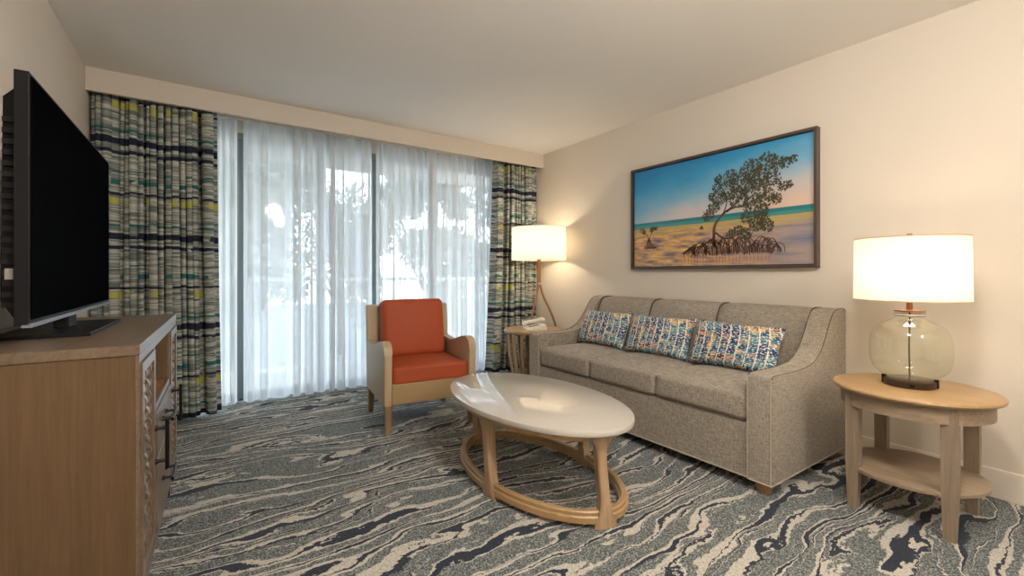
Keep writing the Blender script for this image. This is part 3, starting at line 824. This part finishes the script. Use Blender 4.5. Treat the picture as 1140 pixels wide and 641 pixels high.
blobs = [(.50,.46,.045),(.53,.52,.045),(.56,.60,.055),(.55,.70,.04),(.555,.77,.03),(.61,.66,.07),(.62,.77,.05),(.66,.58,.07),(.68,.70,.08),(.72,.80,.07),(.74,.62,.08),(.76,.72,.07),(.80,.84,.06),(.84,.82,.05),(.82,.70,.055),(.88,.80,.035),(.915,.82,.025),(.87,.62,.035),(.90,.63,.02),(.80,.55,.06),(.73,.50,.06),(.77,.44,.05),(.84,.53,.035),(.70,.40,.04),(.75,.34,.05),(.80,.32,.04),(.66,.30,.035),(.62,.28,.03),(.70,.27,.04),(.49,.43,.02),(.52,.62,.03),(.78,.38,.045),(.46,.35,.012)]
for s, t, r in blobs:
    for k in range(int(2200*r*r*15)+14):
        a = rnd.random()*2*PI; d = math.sqrt(rnd.random())*r
        cs, ct_ = s+d*math.cos(a)*.75, t+d*math.sin(a)*1.25; l = rnd.uniform(.008, .015); an = rnd.random()*PI
        e = .0009+rnd.random()*.0004; c1, s1_ = math.cos(an), math.sin(an)
        P = [(cs+l*c1*.55, ct_+l*s1_), (cs-l*s1_*.25, ct_+l*c1*.5), (cs-l*c1*.55, ct_-l*s1_), (cs+l*s1_*.25, ct_-l*c1*.5)]
        bm.faces.new([bm.verts.new(pt(x, y, e)) for x, y in P])
for s, t, r in [(.065, .38, .020), (.08, .36, .014), (.145, .385, .020), (.165, .39, .014), (.135, .37, .014)]:
    for k in range(50):
        a = rnd.random()*2*PI; d = math.sqrt(rnd.random())*r; cs, ct_ = s+d*math.cos(a), t+d*math.sin(a)*1.5; l = .006
        an = rnd.random()*PI; c1, s1_ = math.cos(an), math.sin(an)
        bm.faces.new([bm.verts.new(pt(x, y, .001)) for x, y in [(cs+l*c1*.55, ct_+l*s1_), (cs-l*s1_*.3, ct_+l*c1*.5), (cs-l*c1*.55, ct_-l*s1_), (cs+l*s1_*.3, ct_-l*c1*.5)]])
link('mangrove_leaves', bm, M['art_leaf'], pr, smooth='raw')
bm = bmesh.new()
for k in range(26):
    a = .36+k*.018+rnd.uniform(-.004, .004); stroke(bm, [(a, .095), (a+.001, .055), (a, .02+rnd.random()*.02)], (.004, .003), .0002)
link('water_reflections', bm, M['art_reflect'], pr, smooth='raw')

# ------------------------------------------------------------------ round end table near camera
TX, TY, TZ = 2.745, .668, .58
et = thing('end_table', 'round pale oak end table with lower shelf beside the near sofa arm', 'table', (TX, TY, 0))
bm = bmesh.new(); lathe(bm, [(0, TZ-.022), (.295, TZ-.022), (.302, TZ-.018), (.305, TZ-.010), (.302, TZ-.003), (.296, TZ), (0, TZ)], 72)
link('table_top', bm, M['oak_top'], et, smooth=True)
bm = bmesh.new(); lathe(bm, [(.262, TZ-.095), (.272, TZ-.095), (.272, TZ-.022), (.262, TZ-.022), (.262, TZ-.095)], 72)
link('apron', bm, M['oak_grey_y'], et, smooth=True, angle=30)
bm = bmesh.new(); lathe(bm, [(0, .178), (.252, .178), (.257, .182), (.257, .194), (.252, .198), (0, .198)], 72)
link('shelf', bm, M['oak_grey_y'], et, smooth=True)
for sx in (-1, 1):
    for sy in (-1, 1):
        bm = bmesh.new(); x, y = sx*.190, sy*.168; rows = []
        for (r, z) in ((.017, 0), (.0225, .20), (.0235, TZ-.023)):
            rows.append([bm.verts.new((x+a*r*1.0, y+b*r*1.15, z)) for a, b in ((-1, -1), (1, -1), (1, 1), (-1, 1))])
        for A, Bq in zip(rows, rows[1:]):
            for i in range(4): bm.faces.new((A[i], A[(i+1) % 4], Bq[(i+1) % 4], Bq[i]))
        bm.faces.new(rows[0][::-1]); bm.faces.new(rows[-1])
        link('leg', bm, M['oak_grey'], et)

# ------------------------------------------------------------------ glass table lamp
lx, ly = 2.762, .682
tl = thing('table_lamp', 'table lamp with clear glass jar base and white drum shade on the near end table', 'lamp', (lx, ly, TZ))
bm = bmesh.new(); lathe(bm, [(0, 0), (.094, 0), (.096, .003), (.096, .030), (.090, .033), (0, .033)], 48)
link('base_ring', bm, M['bronze'], tl, smooth=True, angle=35)
for a in (math.radians(101), math.radians(-79)):
    bm = bmesh.new(); cx, cy = .094*math.cos(a), .094*math.sin(a); box(bm, cx-.008, cx+.008, cy-.008, cy+.008, .002, .042, .002)
    link('base_clip', bm, M['black_metal'], tl)
bm = bmesh.new(); a = math.radians(200)
box(bm, .0955*math.cos(a)-.004, .0955*math.cos(a)+.004, .0955*math.sin(a)-.010, .0955*math.sin(a)+.010, .010, .022, .001); link('switch', bm, M['black_plastic'], tl)
outer = catmull([(.0, .036), (.07, .036), (.105, .05), (.138, .085), (.150, .135), (.151, .19), (.144, .245), (.122, .283), (.09, .303), (.066, .315), (.056, .328), (.055, .352)], 5)
outer = [(max(0, p[0]), p[1]) for p in outer]
inner = [(max(0, r-.004), z+(.004 if z < .06 else 0)) for r, z in outer][::-1]
bm = bmesh.new(); lathe(bm, outer, 64); link('glass_jar', bm, M['jar'], tl, smooth=True, angle=180)
bm = bmesh.new(); lathe(bm, [(.056, .330), (.0585, .333), (.0585, .338), (.056, .341)], 48); link('neck_bead', bm, M['steel'], tl, smooth=True)
bm = bmesh.new(); lathe(bm, [(0, .352), (.058, .352), (.058, .358), (.03, .360), (.012, .362), (.012, .39), (0, .39)], 40); link('cap', bm, M['copper'], tl, smooth=True, angle=35)
bm = bmesh.new(); tube(bm, catmull([(0, 0, .036), (.002, .001, .12), (-.002, .001, .20), (.002, 0, .28), (0, 0, .352)], 5), .0035, 8); link('cord', bm, M['seam'], tl, smooth=True)
def drum(parent, r, z0, z1, mat):  # shade with its rims and spider
    bm = bmesh.new(); lathe(bm, [(r, z0), (r*.985, z1)], 72)
    sh = link('lamp_shade', bm, mat, parent, smooth=True, angle=180)
    for rr, z in ((r, z0), (r*.985, z1)):
        bm = bmesh.new(); lathe(bm, [(rr-.002, z-.0025), (rr+.0015, z-.0025), (rr+.0015, z+.0025), (rr-.002, z+.0025), (rr-.002, z-.0025)], 72)
        link('shade_rim', bm, M['rimgold'] if parent is tl else M['white'], sh, smooth=True, angle=35)
    bm = bmesh.new()
    for k in range(3):
        a = k*2*PI/3+.4; tube(bm, [(0, 0, z1-.02), (.6*r*math.cos(a), .6*r*math.sin(a), z1-.02), (r*.985*math.cos(a), r*.985*math.sin(a), z1-.004)], .002, 6)
    link('shade_spider', bm, M['steel'], sh, smooth=True)
    return sh
drum(tl, .213, .407, .700, M['shade'])
bm = bmesh.new(); tube(bm, [(0, 0, .385), (0, 0, .45)], .012, 12); link('socket', bm, M['copper'], tl, smooth=True)
bm = bmesh.new(); lathe(bm, [(0, .45), (.013, .45), (.018, .475), (.030, .51), (.028, .535), (.015, .552), (0, .556)], 20); link('bulb', bm, M['bulb'], tl, smooth=True)
bm = bmesh.new(); tube(bm, [(0, 0, .67), (0, 0, .712)], .003, 8); lathe(bm, [(0, .712), (.010, .712), (.010, .722), (0, .722)], 16); link('finial', bm, M['copper'], tl, smooth=True)

# ------------------------------------------------------------------ far side table, phone, floor lamp
fx, fy, fz = 2.605, 3.43, .585
ft = thing('side_table', 'round oak side table on curved slats in the far corner by the sofa', 'table', (fx, fy, 0))
R_ = .285
bm = bmesh.new(); lathe(bm, [(0, fz-.028), (R_-.008, fz-.028), (R_, fz-.02), (R_, fz-.006), (R_-.006, fz), (0, fz)], 60); link('table_top', bm, M['oak_top'], ft, smooth=True)
bm = bmesh.new(); lathe(bm, [(0, 0), (.24, 0), (.24, .02), (0, .02)], 48); link('base_plate', bm, M['oak_top'], ft, smooth=True, angle=35)
for k in range(18):
    a = 2*PI*k/18+.15; bm = bmesh.new(); rows = []
    for j in range(13):
        s = j/12; z = .02+s*(fz-.048); r = .185+.075*math.sin(PI/2*s)**1.3
        c, sn = math.cos(a), math.sin(a); wt = .015; th = .008
        rows.append([bm.verts.new((c*(r+p)-sn*q_, sn*(r+p)+c*q_, z)) for p, q_ in ((-th, -wt), (th, -wt), (th, wt), (-th, wt))])
    for A, Bq in zip(rows, rows[1:]):
        for i in range(4): bm.faces.new((A[i], A[(i+1) % 4], Bq[(i+1) % 4], Bq[i]))
    bm.faces.new(rows[0][::-1]); bm.faces.new(rows[-1]); link('slat', bm, M['oak'], ft, smooth=True, angle=35)

ph = thing('telephone', 'white desk telephone with handset on the far round side table', 'telephone', (2.57, 3.37, fz), math.radians(-112))
bm = bmesh.new(); prism(bm, [(-.095, 0), (.095, 0), (.10, .018), (.085, .055), (-.08, .025), (-.095, .014)], 'x', -.085, .085, .004, 2); link('phone_body', bm, M['phone'], ph, smooth=True)
bm = bmesh.new()
for i in range(3):
    for j in range(4):
        x, y = .015+i*.022, -.05+j*.024; z = .022+(y+.08)*.182
        box(bm, x-.007, x+.007, y-.008, y+.008, z+.002, z+.010, .001)
link('keypad', bm, M['phone_grey'], ph)
bm = bmesh.new(); cur = catmull([(-.048, -.10, .040), (-.048, -.075, .060), (-.048, -.03, .068), (-.048, .03, .078), (-.048, .08, .088), (-.048, .105, .074)], 5)
nn = len(cur); tube(bm, cur, [.022 if (i < 6 or i > nn-7) else .018 for i in range(nn)], 12); link('handset', bm, M['phone'], ph, smooth=True, angle=60)

flx, fly = 2.925, 3.76
fl = thing('floor_lamp', 'tripod floor lamp with bent wood legs and white drum shade in the far corner', 'lamp', (flx, fly, 0))
for adeg in (-158, -38, 82):
    a = math.radians(adeg); c, s = math.cos(a), math.sin(a)
    path = catmull([(.012*c, .012*s, 1.30), (.013*c, .013*s, 1.12), (.014*c, .014*s, 1.0), (.055*c, .055*s, .86), (.125*c, .125*s, .71), (.18*c, .18*s, .55), (.215*c, .215*s, .28), (.24*c, .24*s, .0)], 5)
    bm = bmesh.new(); tube(bm, path, .0125, 10); link('leg', bm, M['bentwood'], fl, smooth=True)
bm = bmesh.new(); lathe(bm, [(0, 1.0), (.024, 1.0), (.024, 1.016), (0, 1.016)], 20); link('collar', bm, M['steel'], fl, smooth=True, angle=35)
bm = bmesh.new(); tube(bm, [(0, 0, 1.28), (0, 0, 1.38)], .012, 12); link('socket', bm, M['steel'], fl, smooth=True)
bm = bmesh.new(); lathe(bm, [(0, 1.38), (.013, 1.38), (.018, 1.405), (.030, 1.44), (.028, 1.465), (.015, 1.482), (0, 1.486)], 20); link('bulb', bm, M['bulb'], fl, smooth=True)
drum(fl, .290, 1.26, 1.60, M['shade'])

# ------------------------------------------------------------------ unseen ceiling lights: a warm lamp behind is inferred, this pair is added fill
lights_parent = []
for (x, y, lb) in ((1.0, .3, 'unseen round flush ceiling light added as fill, nearer the window'), (1.3, -1.2, 'unseen round flush ceiling light added as fill, nearer the back wall')):
    cl = thing('ceiling_fill_light', lb, 'lamp', (x, y, ZC), 0, 'unseen flush ceiling lights used as fill')
    bm = bmesh.new(); lathe(bm, [(0, 0), (.17, 0), (.17, -.03), (.16, -.03), (.16, -.005), (0, -.005)], 40); link('canopy', bm, M['steel'], cl, smooth=True, angle=35)
    bm = bmesh.new(); lathe(bm, [(.158, -.01), (.155, -.045), (.13, -.075), (.08, -.095), (0, -.10)], 40); link('diffuser', bm, M['dome'], cl, smooth=True)
    lights_parent.append(cl)

def light(kind, name, loc, energy, col, parent=None, **kw):
    d = bpy.data.lights.new(name, kind); d.energy = energy; d.color = col
    for k, v in kw.items(): setattr(d, k, v)
    o = bpy.data.objects.new(name, d); COL.objects.link(o); o.location = loc
    if parent: o.parent = parent
    return o
light('POINT', 'table_lamp_light', (0, 0, .53), 5.5, (1, .79, .54), tl, shadow_soft_size=.05)
light('POINT', 'floor_lamp_light', (0, 0, 1.42), 14, (1, .80, .56), fl, shadow_soft_size=.05)
for i, cl in enumerate(lights_parent):
    light('POINT', 'ceiling_fill_glow', (0, 0, -.26), (60, 52)[i], (1, .94, .87), cl, shadow_soft_size=.14)  # room fill, hung just below each unseen fitting

po = light('AREA', 'window_portal', (1.25, YG+.12, 1.2), 1, (1, 1, 1), None, shape='RECTANGLE', size=3.9, size_y=2.4)
po.rotation_euler = (math.radians(-90), 0, 0); po.data.cycles.is_portal = True

# ------------------------------------------------------------------ world
w = bpy.data.worlds.new('sky'); bpy.context.scene.world = w; w.use_nodes = True
nt = w.node_tree; nt.nodes.clear(); t = NT(nt)
out = t.n('ShaderNodeOutputWorld'); bg = t.n('ShaderNodeBackground')
n = t.xyz(t.coord('Generated'))
f, _ = t.noise(t.coord('Generated'), 3.0, 4, .6)
c = t.ramp(t.math('ADD', n[2], t.math('MULTIPLY', f, .25)), [(.0, (.90, .945, 1)), (.45, (.78, .87, 1.0)), (.9, (.6, .75, 1))])
t.l(c, bg.inputs[0]); bg.inputs[1].default_value = 5.2
t.l(bg.outputs[0], out.inputs[0])

# ------------------------------------------------------------------ camera & view
cam = bpy.data.cameras.new('camera'); co = bpy.data.objects.new('camera', cam); COL.objects.link(co)
co.location = (0, 0, 1.11); co.rotation_euler = (PI/2, 0, -math.radians(34.45))
cam.sensor_width = 36; cam.lens = 36*497/1140; cam.shift_y = -(320.5-305)/1140; cam.clip_start = .05; cam.clip_end = 300
sc = bpy.context.scene; sc.camera = co
sc.view_settings.view_transform = 'Standard'; sc.view_settings.look = 'None'
sc.view_settings.gamma = 1; sc.view_settings.exposure = .5; sc.view_settings.use_curve_mapping = False
